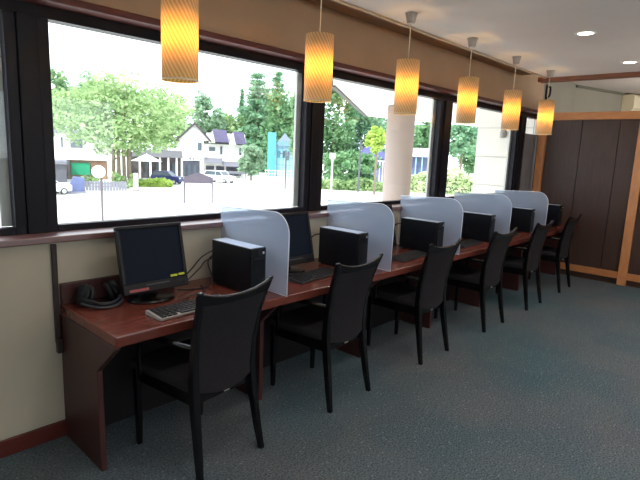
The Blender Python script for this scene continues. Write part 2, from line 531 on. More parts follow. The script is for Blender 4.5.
# ================================================================== DIVIDERS
pts = []
yf, zt, rc = -.62, 1.155, .115
yb = -.015
outline = [(yb, .7005), (yf, .7005), (yf - .004, 1.02)]
for i in range(0, 11):
    a = PI - i / 10 * PI / 2
    outline.append((yf + rc + rc * math.cos(a) - .004 * (1 - i / 10), zt - rc + rc * math.sin(a)))
outline.append((yb, zt - .02))
PX = [1.833 + .968 * i for i in range(5)]
ordn = ['first', 'second', 'third', 'fourth', 'fifth']
proto = None
DL = ['frosted acrylic divider nearest the camera, right of the first computer tower',
      'second frosted acrylic divider from the camera, beside the second computer tower',
      'third frosted acrylic divider from the camera, middle one of the five',
      'fourth frosted acrylic divider from the camera, second from the far end',
      'frosted acrylic divider at the far end, nearest the wooden partition']
for i, x in enumerate(PX):
    if proto is None:
        proto = empty('desk_divider', (x, -.3, .7))
        pl = MB(); pl.prism([(p[0] + .3, p[1] - .7) for p in outline], 0, -.0025, .0025)
        pl.build('frosted_panel', FROST, proto)
        eb = MB(); eb.tube([(0, p[0] + .3, p[1] - .7 + (.003 if p[1] < .71 else 0)) for p in outline[0:]], .0032, 6)
        eb.build('edge_light_rim', FROSTEDGE, proto, smooth=True)['label'] = 'white rim painted for edge light'
        o = proto
    else:
        o = copy_tree(proto); o.location = (x, -.3, .7)
    tag(o, DL[i], 'divider', 'frosted dividers on the desk')

# ================================================================== MONITORS


def make_monitor():
    r = empty('computer_monitor', (0, 0, 0))
    T = Matrix.Translation((0, 0, .058)) @ Matrix.Rotation(math.radians(-13), 4, 'X')   # screen plane leans back
    w, h = .356, .338
    bz = MB()
    # bezel: four bars and back shell
    bz.box(-w / 2, -.012, 0, w / 2, .02, .052, T); bz.box(-w / 2, -.012, h - .017, w / 2, .02, h, T)
    bz.box(-w / 2, -.012, .052, -w / 2 + .018, .02, h - .017, T); bz.box(w / 2 - .018, -.012, .052, w / 2, .02, h - .017, T)
    bz.build('bezel', BLACKP, r, .004)
    bk = MB(); bk.prism([(-w / 2 + .005, .02), (w / 2 - .005, .02), (w / 2 - .05, .055), (-w / 2 + .05, .055)], 2, .01, h - .01, T)
    bk.build('back_shell', BLACKP, r, .006)
    MB().box(-w / 2 + .017, -.004, .05, w / 2 - .017, .012, h - .016, T).build('screen', SCREEN, r)
    st = MB(); st.box(-.05, .085, .01, .05, .105, .20); st.build('stand_neck', BLACKP, r, .006)
    bs = MB(); bs.lathe([(.02, .0), (.118, .0), (.122, .006), (.115, .014), (.04, .022)], n=32, mtx=Matrix.Translation((0, .06, 0)) @ Matrix.Diagonal((1, .8, 1, 1)))
    bs.build('stand_base', BLACKG, r, smooth=False)
    s1 = MB(); s1.box(.078, -.0145, .058, .116, -.0115, .069, T).box(.124, -.0145, .060, .158, -.0115, .071, T)
    s1 = s1.build('yellow_sticker', STICK, r); s1['label'] = 'pair of yellow-green stickers at lower right of screen'
    s2 = MB().box(-.150, -.0145, .011, -.050, -.0115, .024, T).build('red_label', REDL, r); s2['label'] = 'faded red label on the lower bezel'
    lg = MB(); lg.box(-.06, -.0135, .034, .07, -.0118, .039, T).build('brand_line', mat('dim_print', (84, 88, 98), .5), r)
    bt = MB()
    for q in range(4): bt.box(.10 + q * .016, -.0142, .02, .108 + q * .016, -.0115, .026, T)
    bt.build('control_buttons', BLACKG, r)
    return r


ML = ['black flat monitor leaning back beside the headset at the near desk end',
      'black monitor behind the nearest frosted divider, beside the second tower',
      'black monitor behind the second frosted divider from the camera',
      'black monitor behind the third frosted divider from the camera',
      'black monitor behind the fourth frosted divider from the camera',
      'black monitor behind the farthest frosted divider, near the wooden partition']
mp_ = make_monitor()
MXO = [1.262, 2.235, 3.20, 4.16, 5.12, 6.09]
for i in range(6):
    o = mp_ if i == 0 else copy_tree(mp_)
    o.location = (MXO[i], -.262, .7005)
    if i:
        for c in kids(o):
            if c.name.startswith(('yellow_sticker', 'red_label')): bpy.data.objects.remove(c)
    tag(o, ML[i], 'monitor', 'computer monitors on the desk')

# ================================================================== COMPUTER TOWERS


def make_tower():
    r = empty('computer_tower')
    w, d, h = .100, .365, .262
    MB().box(-w / 2, -d / 2 + .012, .006, w / 2, d / 2, h).build('case', CASE, r, .004)
    MB().box(-w / 2 + .003, -d / 2 + .016, h - .002, w / 2 - .003, d / 2 - .003, h + .0012).build('top_sheen_sheet', CASETOP, r)  # added pale sheet carrying the painted sheen
    MB().box(-w / 2 - .001, -d / 2, .004, w / 2 + .001, -d / 2 + .014, h + .001).build('front_panel', BLACKG, r, .005)
    MB().box(-.036, -d / 2 - .0015, .20, .036, -d / 2 + .002, .212).build('disc_slot', BLACKP, r)
    MB().lathe([(.0, 0), (.007, 0), (.007, .003), (0, .003)], n=14, mtx=Matrix.Translation((.03, -d / 2, .235)) @ Matrix.Rotation(PI / 2, 4, 'X')).build('power_button', SILVER, r)
    vt = MB()
    for q in range(9): vt.box(-w / 2 - .0012, .04 + q * .012, .05, -w / 2 + .001, .045 + q * .012, .12)
    vt.build('side_vents', BLACKP, r)
    for sx in (-1, 1):
        for sy in (-1, 1): MB().box(sx * .035 - .008, sy * .14 - .01, 0.0006, sx * .035 + .008, sy * .14 + .01, .007).build('rubber_foot', CABLE, r)
    return r


TL = ['black slim computer tower at the near workstation, left of the nearest divider',
      'black slim computer tower left of the second divider from the camera',
      'black slim computer tower left of the third divider from the camera',
      'black slim computer tower left of the fourth divider from the camera',
      'black slim computer tower left of the farthest divider',
      'black slim computer tower at the far end, beyond the last divider']
TX = [1.733, 2.645, 3.665, 4.64, 5.655, 6.58]
tp = make_tower()
for i in range(6):
    o = tp if i == 0 else copy_tree(tp)
    o.location = (TX[i], -.315, .7)
    tag(o, TL[i], 'computer', 'computer towers on the desk')

# ================================================================== KEYBOARDS
KROWS = [(15, .0265), (14, .0285), (13, .0305), (12, .0330)]


def make_keyboard(body, single):
    r = empty('keyboard')
    w, d = .42, .135
    bd = MB(); bd.prism([(-d / 2, 0), (d / 2, 0), (d / 2, .022), (d / 2 - .01, .024), (-d / 2, .012)], 0, -w / 2, w / 2)
    bd.build('keyboard_body', body, r, .003)
    spec = []
    for row in range(6):
        y = d / 2 - .020 - row * .0195
        n = (16, 15, 15, 14, 13)[row] if row < 5 else 0
        zt_ = .013 + (y + d / 2) / d * .0115
        if row < 5:
            pitch = (w - .016) / n
            for c in range(n): spec.append((-w / 2 + .008 + (c + .5) * pitch, y, zt_, pitch * .80, .0150))
        else:
            x = -w / 2 + .008
            for kw in (.032, .026, .026, .15, .026, .026, .026, .026, .026, .026):
                spec.append((x + kw / 2, y, zt_, kw * .86, .0150)); x += kw + .0022
    if single:
        kb = MB()
        for x, y, z, kw, kd in spec: kb.box(x - kw / 2, y - kd / 2, z - .004, x + kw / 2, y + kd / 2, z + .005)
        kb.build('key_field', KEYM, r)
    else:
        for x, y, z, kw, kd in spec:
            kb = MB(); kb.prism([(-kw / 2, -.004), (kw / 2, -.004), (kw / 2 * .84, .005), (-kw / 2 * .84, .005)], 1, -kd / 2, kd / 2)
            o = kb.build('key', KEYM, r); o.location = (x, y, z)
    return r


k1 = make_keyboard(KBASE, False); k1.location = (1.325, -.478, .7003); k1.rotation_euler[2] = math.radians(2)
tag(k1, 'grey keyboard with black keys in front of the near monitor', 'keyboard', 'keyboards on the desk')
k2 = make_keyboard(KBASED, False); k2.location = (2.285, -.40, .7003); k2.rotation_euler[2] = math.radians(6)
tag(k2, 'dark keyboard on the desk just past the nearest divider', 'keyboard', 'keyboards on the desk')
k3 = make_keyboard(KBASED, True)
for i, (x, y, rz, lb) in enumerate([(3.33, -.43, 5, 'dark keyboard on the desk just past the second divider'),
                                    (4.28, -.43, 4, 'dark keyboard on the desk just past the third divider'),
                                    (5.19, -.42, 3, 'dark keyboard on the desk just past the fourth divider'),
                                    (6.16, -.42, 3, 'dark keyboard on the desk beyond the farthest divider')]):
    o = k3 if i == 0 else copy_tree(k3)
    o.location = (x, y, .7003); o.rotation_euler[2] = math.radians(rz)
    tag(o, lb, 'keyboard', 'keyboards on the desk')

# ================================================================== HEADSET
hs = empty('headset', (1.032, -.15, .7012))
hb = MB()
R_ = .085
path = [(R_ * math.cos(a), R_ * 1.05 * math.sin(a) + .02, .020 + .012 * math.cos(a) ** 2) for a in [PI + PI * i / 24 for i in range(25)]]
hb.tube(path, .011, 10); hb.build('headband', BLACKP, hs, smooth=True)
hb2 = MB(); hb2.tube([(p[0] * 1.12, (p[1] - .02) * 1.1 + .018, p[2] - .012) for p in path], .0065, 8)
hb2.build('outer_band', mat('dark_grey_band', (70, 74, 82), .35), hs, smooth=True)
for s in (-1, 1):
    T = Matrix.Translation((s * .076, .045, .056)) @ Matrix.Rotation(s * math.radians(68), 4, 'Y') @ Matrix.Rotation(math.radians(12), 4, 'X') @ Matrix.Scale(1.18, 4)
    MB().lathe([(.0, -.012), (.034, -.012), (.043, -.004), (.043, .008), (.036, .016), (0, .018)], n=24, mtx=T).build('ear_cup', BLACKP, hs, smooth=True)
    MB().lathe([(.022, -.030), (.036, -.030), (.043, -.022), (.040, -.011), (.02, -.011), (.018, -.02)], n=24, closed=True, mtx=T).build('ear_cushion', mat('soft_leatherette', (30, 31, 36), .6), hs, smooth=True)
mic = MB(); mic.tube([(-.085, .04, .05), (-.10, .0, .055), (-.092, -.05, .05), (-.06, -.09, .04)], [.004, .004, .004, .007], 8); mic.build('microphone_boom', CABLE, hs, smooth=True)
cbl = MB(); cbl.tube([(.08, .07, .012), (.03, .085, .008), (-.03, .07, .006), (-.05, .03, .006), (0, .0, .006), (.05, .03, .006), (.12, .06, .006)], .0035, 6)
cbl.build('headset_lead', CABLE, hs, smooth=True)
tag(hs, 'black headset lying on the near end of the desk', 'headset')

# ================================================================== CABLES


def smooth_path(P, n=8):
    P = [Vector(p) for p in P]; out = []
    Q = [P[0]] + P + [P[-1]]
    for i in range(1, len(Q) - 2):
        for j in range(n):
            t = j / n; a, b_, c, d = Q[i - 1], Q[i], Q[i + 1], Q[i + 2]
            out.append(.5 * ((2 * b_) + (-a + c) * t + (2 * a - 5 * b_ + 4 * c - d) * t * t + (-a + 3 * b_ - 3 * c + d) * t ** 3))
    out.append(P[-1])
    return out


def cable(pts, r, label, group):
    o = MB().tube(smooth_path(pts), r, 7).build('computer_cable', CABLE, None, smooth=True)
    tag(o, label, 'cable', group)
    return o


g = 'leads behind the near tower'
cable([(1.40, -.19, .80), (1.46, -.15, .76), (1.56, -.10, .79), (1.64, -.10, .86), (1.735, -.112, .90)], .004, 'thin black lead looping high from near monitor to tower back', g)
cable([(1.39, -.19, .77), (1.47, -.17, .745), (1.60, -.13, .80), (1.66, -.10, .83), (1.73, -.112, .85)], .0035, 'thin black lead crossing the middle of the gap beside the near monitor', g)
cable([(1.42, -.20, .72), (1.50, -.19, .706), (1.60, -.20, .706), (1.655, -.18, .74), (1.665, -.12, .83), (1.735, -.112, .88)], .0045, 'thick black lead hanging in a loop beside the near tower', g)
cable([(1.35, -.36, .709), (1.42, -.30, .706), (1.50, -.29, .706), (1.56, -.24, .706), (1.60, -.14, .706)], .003, 'black keyboard lead lying on the desk behind the near keyboard', g)
for i in range(1, 6):
    x = TX[i]
    cable([(MXO[i] + .13, -.20, .80), (x - .13, -.13, .83), (x - .085, -.09, .88), (x - .04, -.10, .905), (x, -.13, .90)], .005,
          'black lead behind the %s tower counted from the camera' % ['', 'second', 'third', 'fourth', 'fifth', 'sixth'][i], 'leads behind the farther towers')

# ================================================================== CHAIRS


def make_chair():
    r = empty('office_chair')
    for s in (-1, 1):
        lg = MB(); lg.sweep([(s * .192, -.275, 0, .026, .028), (s * .184, -.252, .12, .030, .034), (s * .176, -.222, .30, .034, .042), (s * .172, -.205, .44, .034, .044),
                             (s * .175, -.212, .58, .030, .038), (s * .184, -.245, .74, .027, .032), (s * .198, -.285, .86, .024, .027), (s * .207, -.300, .895, .018, .022)])
        lg.build('back_post', CHAIRW, r, .005)
    for s in (-1, 1):
        lg = MB(); lg.sweep([(s * .190, .205, 0, .024, .024), (s * .192, .205, .20, .030, .030), (s * .195, .20, .42, .038, .038)])
        lg.build('front_leg', CHAIRW, r, .004)

    def yc(z):
        t = [(.36, -.215), (.44, -.205), (.58, -.212), (.74, -.245), (.86, -.285), (.92, -.305)]
        for (z0, y0), (z1, y1) in zip(t[:-1], t[1:]):
            if z <= z1: return y0 + (y1 - y0) * (z - z0) / (z1 - z0)
        return t[-1][1]

    def hw(z): return .166 + max(0, (z - .45)) * .055 + max(0, z - .78) * .10

    def pan(u, v):
        zlo = .405 - .028 * (1 - u * u); zhi = .822 + .012 * (u * u)
        z = zlo + (zhi - zlo) * v
        return (u * hw(z), yc(z) - .020 * (1 - u * u) - .012, z)
    MB().sheet(pan, 14, 14, .026).build('backrest_panel', FABRIC, r, .006, smooth=True)

    def rail(u, v):
        zlo = .818 + .012 * u * u; zhi = .858 + .041 * abs(u) ** 2.4
        z = zlo + (zhi - zlo) * v
        return (u * (hw(z) + .022), yc(z) - .024 * (1 - u * u) - .012, z)
    MB().sheet(rail, 18, 3, .024).build('top_rail', CHAIRW, r, .009, smooth=True)
    sc = MB()
    prof = [(-.195, -.19), (.195, -.19), (.225, .235), (.19, .25), (-.19, .25), (-.225, .235)]
    sc.prism(prof, 2, .405, .455); sc.build('seat', FABRIC, r, .018, smooth=True, seg=3)
    sf = MB(); sf.prism([(-.185, -.21), (.185, -.21), (.20, .215), (-.20, .215)], 2, .345, .406); sf.build('seat_frame', CHAIRW, r, .004)
    for s in (-1, 1):
        ar = MB()
        ap = smooth_path([(s * .176, -.215, .615), (s * .205, -.12, .622), (s * .222, .0, .620), (s * .226, .09, .600), (s * .222, .135, .54), (s * .212, .145, .40)], 5)
        ar.tube(ap, .0135, 8); ar.build('armrest', CHAIRW, r, smooth=True)
    lt = MB(); lt.box(.000, -.2135, .353, .032, -.209, .364); lt.build('maker_tag', SILVER, r)['label'] = 'small silver tag under the backrest'
    return r


CHS = [(1.322, -.518, 5, 'black chair with charcoal back nearest the camera, before the near keyboard'),
       (2.236, -.495, 2.4, 'second black chair from the camera, tucked before the second workstation'),
       (3.242, -.490, 0, 'third black chair from the camera, before the third workstation'),
       (4.260, -.494, 0, 'fourth black chair from the camera, before the fourth workstation'),
       (5.220, -.490, 0.5, 'fifth black chair from the camera, second from the far end'),
       (6.222, -.474, 1.5, 'black chair at the far end, closest to the wooden partition')]
cp = make_chair()
for i, (x, y, rz, lb) in enumerate(CHS):
    o = cp if i == 0 else copy_tree(cp)
    o.location = (x, y, 0); o.rotation_euler[2] = math.radians(rz)
    tag(o, lb, 'chair', 'chairs along the computer desk')

# ================================================================== PENDANT LAMPS


def make_lamp():
    r = empty('pendant_lamp')
    z0, z1 = 1.770, 2.119; R = .078
    MB().lathe([(R, z0), (R, z0 + .1), (R, z0 + .2), (R, z1), (R - .002, z1), (R - .002, z0)], n=48, closed=True).build('lamp_shade', SHADE, r, smooth=True)
    MB().lathe([(R - .002, z0 - .004), (R + .0015, z0 - .004), (R + .0015, z0 + .003), (R - .002, z0 + .003)], n=48, closed=True).build('shade_rim', CORD, r)
    MB().tube([(0, 0, 2.08), (0, 0, 2.36)], .0035, 8).build('lamp_cord', CORD, r)
    MB().lathe([(.008, 2.352), (.026, 2.354), (.036, 2.40), (.042, 2.419), (.0, 2.419)], n=24).build('ceiling_cup', NICKEL, r)
    MB().lathe([(.0, 2.004), (.014, 2.004), (.016, 2.085), (.006, 2.095), (0, 2.095)], n=16).build('bulb_socket', CORD, r)
    b_ = MB()
    b_.lathe([(.002, 1.895), (.02, 1.902), (.031, 1.925), (.029, 1.955), (.016, 1.985), (.013, 2.006)], n=18)
    b_.build('bulb', BULB, r, smooth=True)
    return r


LX = [1.237 + .87 * i for i in range(6)]
LL = ['woven cylinder pendant lamp nearest the camera, cut by the top of the frame',
      'second woven pendant lamp from the camera, in front of a window post',
      'third woven pendant lamp from the camera, in front of the white column',
      'fourth woven pendant lamp from the camera, just past the second window post',
      'fifth woven pendant lamp from the camera, second from the far end',
      'woven pendant lamp at the far end, next to the ceiling beam']
lp = make_lamp()
for i in range(6):
    o = lp if i == 0 else copy_tree(lp)
    o.location = (LX[i], -.532, 0)
    tag(o, LL[i], 'lamp', 'pendant lamps over the desk')

# ================================================================== DOWNLIGHTS


def make_down():
    r = empty('downlight')
    MB().lathe([(.052, -.004), (.072, -.003), (.074, .0), (.052, .001)], n=32, closed=True).build('trim_ring', WHITEM, r)
    MB().lathe([(0, -.002), (.053, -.002), (.053, .0005), (0, .0005)], n=32).build('lens', DLIGHT, r)
    return r


dp = make_down()
for i, (x, y, lb) in enumerate([(4.12, -1.28, 'round recessed ceiling light nearer the camera'), (5.46, -1.28, 'round recessed ceiling light at the right edge, nearer the beam')]):
    o = dp if i == 0 else copy_tree(dp)
    o.location = (x, y, 2.419)
    tag(o, lb, 'ceiling light', 'recessed lights in the ceiling')
for x, y in [(4.12, -1.28), (5.46, -1.28), (1.4, -1.3), (2.76, -1.3), (1.4, -3.6), (4.1, -3.6), (-1.2, -3.6), (6.0, -3.6)]:  # first two serve the modelled downlights; the rest are added fill without fittings
    ld = bpy.data.lights.new('downlight_and_fill_spot', 'SPOT'); ld.energy = 16; ld.color = (1, .93, .84); ld.spot_size = math.radians(140); ld.spot_blend = .8; ld.shadow_soft_size = .05
    lo = bpy.data.objects.new('downlight_and_fill_spot', ld); COL.objects.link(lo); lo.location = (x, y, 2.40)

for x, y, e, sx, sy, z in [(2.2, -4.4, 95, 5, 1.2, 1.9), (5.6, -3.4, 50, 1.6, 2.4, 1.9)]:      # added, unseen upward fill that brightens the ceiling
    ld = bpy.data.lights.new('ceiling_fill', 'AREA'); ld.shape = 'RECTANGLE'; ld.size = sx; ld.size_y = sy; ld.energy = e; ld.color = (1, .91, .84)
    lo = bpy.data.objects.new('ceiling_fill', ld); COL.objects.link(lo); lo.location = (x, y, z); lo.rotation_euler = (PI, 0, 0)
ld = bpy.data.lights.new('far_room_fill', 'POINT'); ld.energy = 105; ld.color = (1, .95, .86); ld.shadow_soft_size = .2  # added fill for the dark space behind the partition, no fitting there
lo = bpy.data.objects.new('far_room_fill', ld); COL.objects.link(lo); lo.location = (8.2, -2.2, 1.9)

# ================================================================== AIR CONDITIONER
ac = empty('air_conditioner', (a0.x + dn.x * 1.45, a0.y + dn.y * 1.45, 2.325), math.atan2(dn.y, dn.x))
MB().prism([(0, 0), (-.16, .0), (-.205, .05), (-.205, .23), (-.17, .265), (0, .265)], 0, -.22, .56).build('housing', ACM, ac, .012, seg=3)
MB().box(-.19, -.175, -.004, .52, -.06, .004).build('air_outlet', ACD, ac)
MB().box(-.17, -.2075, .045, .50, -.203, .048).build('front_seam', ACD, ac)
tag(ac, 'cream wall air conditioner high above the wooden partition', 'air conditioner')

# ================================================================== OUTSIDE
struct(MB().box(-150, -200, GZ - .3, 260, 300, GZ).build('ground', ASPH))
# porch of the adjoining wing
struct(MB().prism([(8.81, 4.42), (9.30, 4.36), (12.2, 3.6), (13, .25), (3.55, .25), (4.73, 1.72)], 2, 2.30, 2.36).build('roof_soffit', SOFFIT))
struct(MB().prism([(4.76, 1.72), (8.83, 4.40), (8.80, 4.44), (4.70, 1.75)], 2, 2.28, 2.35).build('trim_eave', mat('dark_eave', (70, 66, 66), .6)))
WING = S('wall_wing', mat('wing_render', (226, 222, 216), .85, .04, 1.2), (7.28, .2, GZ, 7.6, 1.05, 2.33))
sg = MB()
for q in range(9): sg.box(7.274, .2, -1.0 + q * .42, 7.282, 1.05, -.992 + q * .42)
sg.build('siding_joints', mat('joint_grey', (178, 175, 172), .8), WING)
col = empty('porch_column', (7.25, 2.43, GZ)); tag(col, 'white round porch column standing outside the third window bay', 'column')
MB().lathe([(.235, 0), (.235, 2.6), (.235, 5.295)], n=36).build('column_shaft', mat('column_paint', (176, 158, 150), .8, .03, 2), col, smooth=True)
MB().lathe([(.30, 0), (.30, .22), (.26, .26)], n=36).build('column_base', MATS['column_paint'], col)
wl = empty('exterior_light', (7.275, .63, 1.86))
MB().lathe([(.03, -.06), (.045, -.055), (.045, .03), (.03, .05)], n=16, mtx=Matrix.Translation((-.045, 0, 0))).build('light_body', mat('grey_fitting', (150, 146, 142), .5), wl)
MB().box(-.02, -.035, -.03, .004, .035, .03).build('mounting_plate', MATS['grey_fitting'], wl)
tag(wl, 'small grey wall light on the white wing outside the far window', 'light')


def site(name, u, d, turn=0.0):          # an Empty on the street; local x runs to the viewer's right, local y away
    p = ground_at(u, d)
    v = (Vector((p.x, p.y)) - Vector((CAM_O.x, CAM_O.y))).normalized()
    return empty(name, p, math.atan2(-v.x, v.y) + math.radians(turn))


def leaves(mb, c, rad, n, size, clumps=26, flat=.75):
    cl = []
    for _ in range(clumps):
        while True:
            p = Vector((random.uniform(-1, 1), random.uniform(-1, 1), random.uniform(-1, 1)))
            if .25 < p.length < .95: break
        cl.append((Vector((p.x * rad[0], p.y * rad[1], p.z * rad[2])), random.uniform(.22, .42)))
    for _ in range(n):
        q, s = random.choice(cl)
        dv = Vector((random.gauss(0, 1), random.gauss(0, 1), random.gauss(0, 1))).normalized() * random.uniform(.5, 1)
        p = Vector(c) + q + Vector((dv.x * rad[0], dv.y * rad[1], dv.z * rad[2] * flat)) * s
        leaf(mb, p, size * random.uniform(.6, 1.4))


def leaf(mb, p, s):
    a = Vector((random.gauss(0, 1), random.gauss(0, 1), random.gauss(0, .6))).normalized()
    b_ = a.cross(Vector((random.gauss(0, 1), random.gauss(0, 1), random.gauss(0, 1)))).normalized()
    mb.add([p - a * s, p - b_ * s * .55, p + a * s, p + b_ * s * .55], [(0, 1, 2, 3)])


BARK = mat('bark', (120, 108, 92), .9, .25, 6, (4, 4, 1))
LIGHTG = leaf_mat('light_foliage', (128, 162, 106), (194, 214, 164))
MIDG = leaf_mat('mid_foliage', (98, 142, 100), (154, 188, 142))
DARKG = leaf_mat('conifer_foliage', (102, 148, 116), (160, 196, 160))
YELG = leaf_mat('yellow_green_foliage', (150, 184, 84), (204, 222, 130))
HAZEG = leaf_mat('haze_tinted_foliage', (126, 160, 132), (176, 200, 170))  # paler grey-green, with distance haze painted into the leaf colour


def tree(name, u, d, vtop, vbot, wpx, mt, label, n=2500, trunk=True, group=None, stems=1):
    s = d / FPX
    r = site(name, u, d)
    zt_ = height_at(u, vtop, d); zb = max(.3, height_at(u, vbot, d))
    w = wpx * s / 2
    mb = MB(); leaves(mb, (0, 0, (zt_ + zb) / 2), (w, w * .8, (zt_ - zb) / 2), n, max(.13, 2.3 * s), clumps=int(22 + n / 120))
    mb.build('foliage', mt, r)
    if trunk:
        tb_ = MB()
        for q in range(stems):
            dx = (q - (stems - 1) / 2) * .55
            tb_.tube([(dx, 0, 0), (dx * .9, 0, zb), (dx * 1.6, .1, (zt_ + zb) / 2), (dx * 2.5, .1, zt_ - (zt_ - zb) * .2)], [max(.14, w * .03), max(.12, w * .026), .1, .04], 8)
        tb_.build('trunk', BARK, r)
    tag(r, label, 'tree', group)
    return r


def conifer(u, d, vtop, vbot, wpx, label, n=3000, mt=None):
    s = d / FPX
    r = site('conifer_tree', u, d)
    zt_ = height_at(u, vtop, d); zb = height_at(u, vbot, d); w = wpx * s / 2
    mb = MB()
    tiers = int(16)
    for k_ in range(tiers):
        f = k_ / (tiers - 1)
        z = zt_ - (zt_ - zb) * f
        rr = w * (.08 + .92 * f ** .8) * random.uniform(.82, 1.1)
        nb = int(7 + 9 * f)
        for q in range(nb):
            a = random.uniform(0, 2 * PI); L_ = rr * random.uniform(.75, 1.05)
            m_ = max(6, int(n / tiers / nb * (.4 + f)))
            for _ in range(m_):
                t = random.uniform(.1, 1)
                p = Vector((math.cos(a) * L_ * t, math.sin(a) * L_ * t, z - .22 * L_ * t + random.uniform(-.12, .12) * (zt_ - zb) / tiers * 3))
                p += Vector((random.gauss(0, .07), random.gauss(0, .07), 0)) * w
                leaf(mb, p, max(.13, 2.0 * s) * random.uniform(.6, 1.2))
    mb.build('foliage', mt or DARKG, r)
    MB().tube([(0, 0, 0), (0, 0, zb), (0, 0, zt_)], [max(.2, w * .1), max(.18, w * .09), .04], 8).build('trunk', BARK, r)
    tag(r, label, 'tree')
    return r


def hedge(name, u0, u1, d, vtop, label, mt, n, depth=2.0, cat='hedge'):
    uc = (u0 + u1) / 2; s = d / FPX
    r = site(name, uc, d)
    w = (u1 - u0) * s; h = height_at(uc, vtop, d)
    mb = MB()
    for _ in range(n):
        x = random.uniform(-w / 2, w / 2)
        t = random.random()
        bul = .85 + .25 * math.sin(x * 1.3) * math.sin(x * .47 + 1)
        if t < .6: p = Vector((x, random.uniform(-.15, .25), random.uniform(0, h * bul)))
        else: p = Vector((x, random.uniform(0, depth), h * bul + random.gauss(0, .08)))
        leaf(mb, p, max(.1, 1.9 * s) * random.uniform(.6, 1.3))
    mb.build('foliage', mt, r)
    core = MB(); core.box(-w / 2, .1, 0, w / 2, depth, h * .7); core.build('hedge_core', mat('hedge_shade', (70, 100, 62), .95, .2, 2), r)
    tag(r, label, cat)
    return r


def P_(u, v, d, r):                      # a bearing and row as local coordinates of a site
    p = survey(u, v, d)
    return r.matrix_basis.inverted() @ p


GREY1 = mat('grey_boards', (128, 128, 140), .8, .1, 3, (6, 1, 1))
PURPR = mat('slate_purple_roof', (92, 86, 116), .7, .1, 2)
DARKO = mat('dark_opening', (74, 76, 90), .7, .2, 2)
BROWNW = mat('pale_brown_boards', (140, 120, 104), .8, .15, 3)
GREENB = mat('green_banner', (38, 156, 118), .7, .06, 2)
BLUEG = mat('blue_grey_tarp', (92, 102, 142), .7, .1, 2)
TEAL = mat('teal_sheeting', (96, 176, 196), .7, .18, 2)
SIGNB = mat('taupe_sign', (84, 76, 88), .7, .08, 3)
WINP = mat('far_window', (84, 96, 106), .3, .1, 2)
POLEM = mat('weathered_pole', (96, 90, 94), .8, .1, 2)
LAMPG = mat('white_globe', (250, 250, 248), .3, .02, 2)

# --- round street lamp
D0 = 20.0
r = site('street_lamp', 104, D0)
zc = height_at(101, 171, D0)
MB().tube([(0, 0, 0), (0, 0, zc)], .045, 10).build('lamp_post', POLEM, r)
gl = MB(); gl.lathe([(.245 * math.cos(a) + 1e-4, .245 * math.sin(a)) for a in [-PI / 2 + PI * i / 14 for i in range(15)]], c=(-.09, 0, zc), n=24); gl.build('globe', LAMPG, r, smooth=True)
tag(r, 'white globe street lamp on a slim post outside the big window', 'street lamp')

# --- notice board on two posts
D0 = 41.0
r = site('notice_board', 198.5, D0)
s = D0 / FPX
zb0, zb1, zb2 = height_at(198, 183, D0), height_at(198, 177, D0), height_at(198, 172, D0)
for x in (-13.3 * s, 13.3 * s): MB().box(x - .06, -.06, 0, x + .06, .06, zb1).build('post', SIGNB, r)
MB().prism([(-13.3 * s, zb0), (13.3 * s, zb0), (13.3 * s, zb1), (0, zb2), (-13.3 * s, zb1)], 1, -.05, .05).build('board', SIGNB, r)
tag(r, 'taupe notice board with a peaked top on two posts', 'sign')


# --- cars
def car(u, d, body, label, turn, L_=3.7, H_=1.5, name='car'):
    r = site(name, u, d, turn)
    hl = L_ / 2; W_ = .82
    lower = [(-hl, .30), (hl, .30), (hl, .72), (hl - .12, .88), (hl - .85, .98), (-hl + .15, .98), (-hl, .8)]
    MB().prism(lower, 1, -W_, W_).build('car_body', body, r, .06)
    cab = [(-hl + .12, .96), (hl - .95, .96), (hl - 1.55, H_ - .06), (-hl + .45, H_ - .06)]
    MB().prism(cab, 1, -W_ + .08, W_ - .08).build('car_windows', WINP, r, .03)
    MB().prism([(-hl + .35, H_ - .08), (hl - 1.5, H_ - .08), (hl - 1.6, H_), (-hl + .5, H_)], 1, -W_ + .06, W_ - .06).build('car_roof', body, r, .03)
    pl = MB()
    for x0, x1 in ((-hl + .12, -hl + .47), (hl - .98, hl - 1.53), (-.12, -.1)):
        for sy in (-1, 1): pl.tube([(x0, sy * (W_ - .08), .96), (x1, sy * (W_ - .08), H_ - .05)], .035, 6)
    pl.build('car_pillars', body, r)
    for x in (-hl + .65, hl - .68):
        for sy in (-1, 1):
            T = Matrix.Translation((x, sy * (W_ - .08), .31)) @ Matrix.Rotation(PI / 2, 4, 'X')
            w_ = MB().lathe([(.0, -.1), (.28, -.1), (.31, -.06), (.31, .06), (.28, .1), (0, .1)], n=20, mtx=T).build('wheel', mat('tyre', (58, 58, 62), .8), r)
            MB().lathe([(0, -.105), (.18, -.105), (.18, .105), (0, .105)], n=16, mtx=T).build('hubcap', SILVER, w_)
    hlp = MB()
    for sy in (-1, 1): hlp.box(hl - .06, sy * .6 - .16, .66, hl + .01, sy * .6 + .16, .80)
    hlp.build('headlights', WHITEM, r)
    tag(r, label, 'car')
    return r


BLUECAR = mat('navy_car_paint', (38, 46, 104), .3, .05, 3)
WHITECAR = mat('white_car_paint', (232, 234, 238), .3, .03, 3)
car(167.5, 61, BLUECAR, 'dark blue car parked before the low shop', -25)
car(219.5, 67, WHITECAR, 'white car parked before the gabled white building', -38, 4.2, 1.55)
car(48, 43, WHITECAR, 'white car half hidden by the left window post', 20, 3.4, 1.45)

# --- left: white two-storey house with green banner
D0 = 62.0
r = site('white_house', 84, D0, 0); s = D0 / FPX


def HH(v, u=84): return height_at(u, v, D0)


def X_(u, c=84): return (u - c) * s


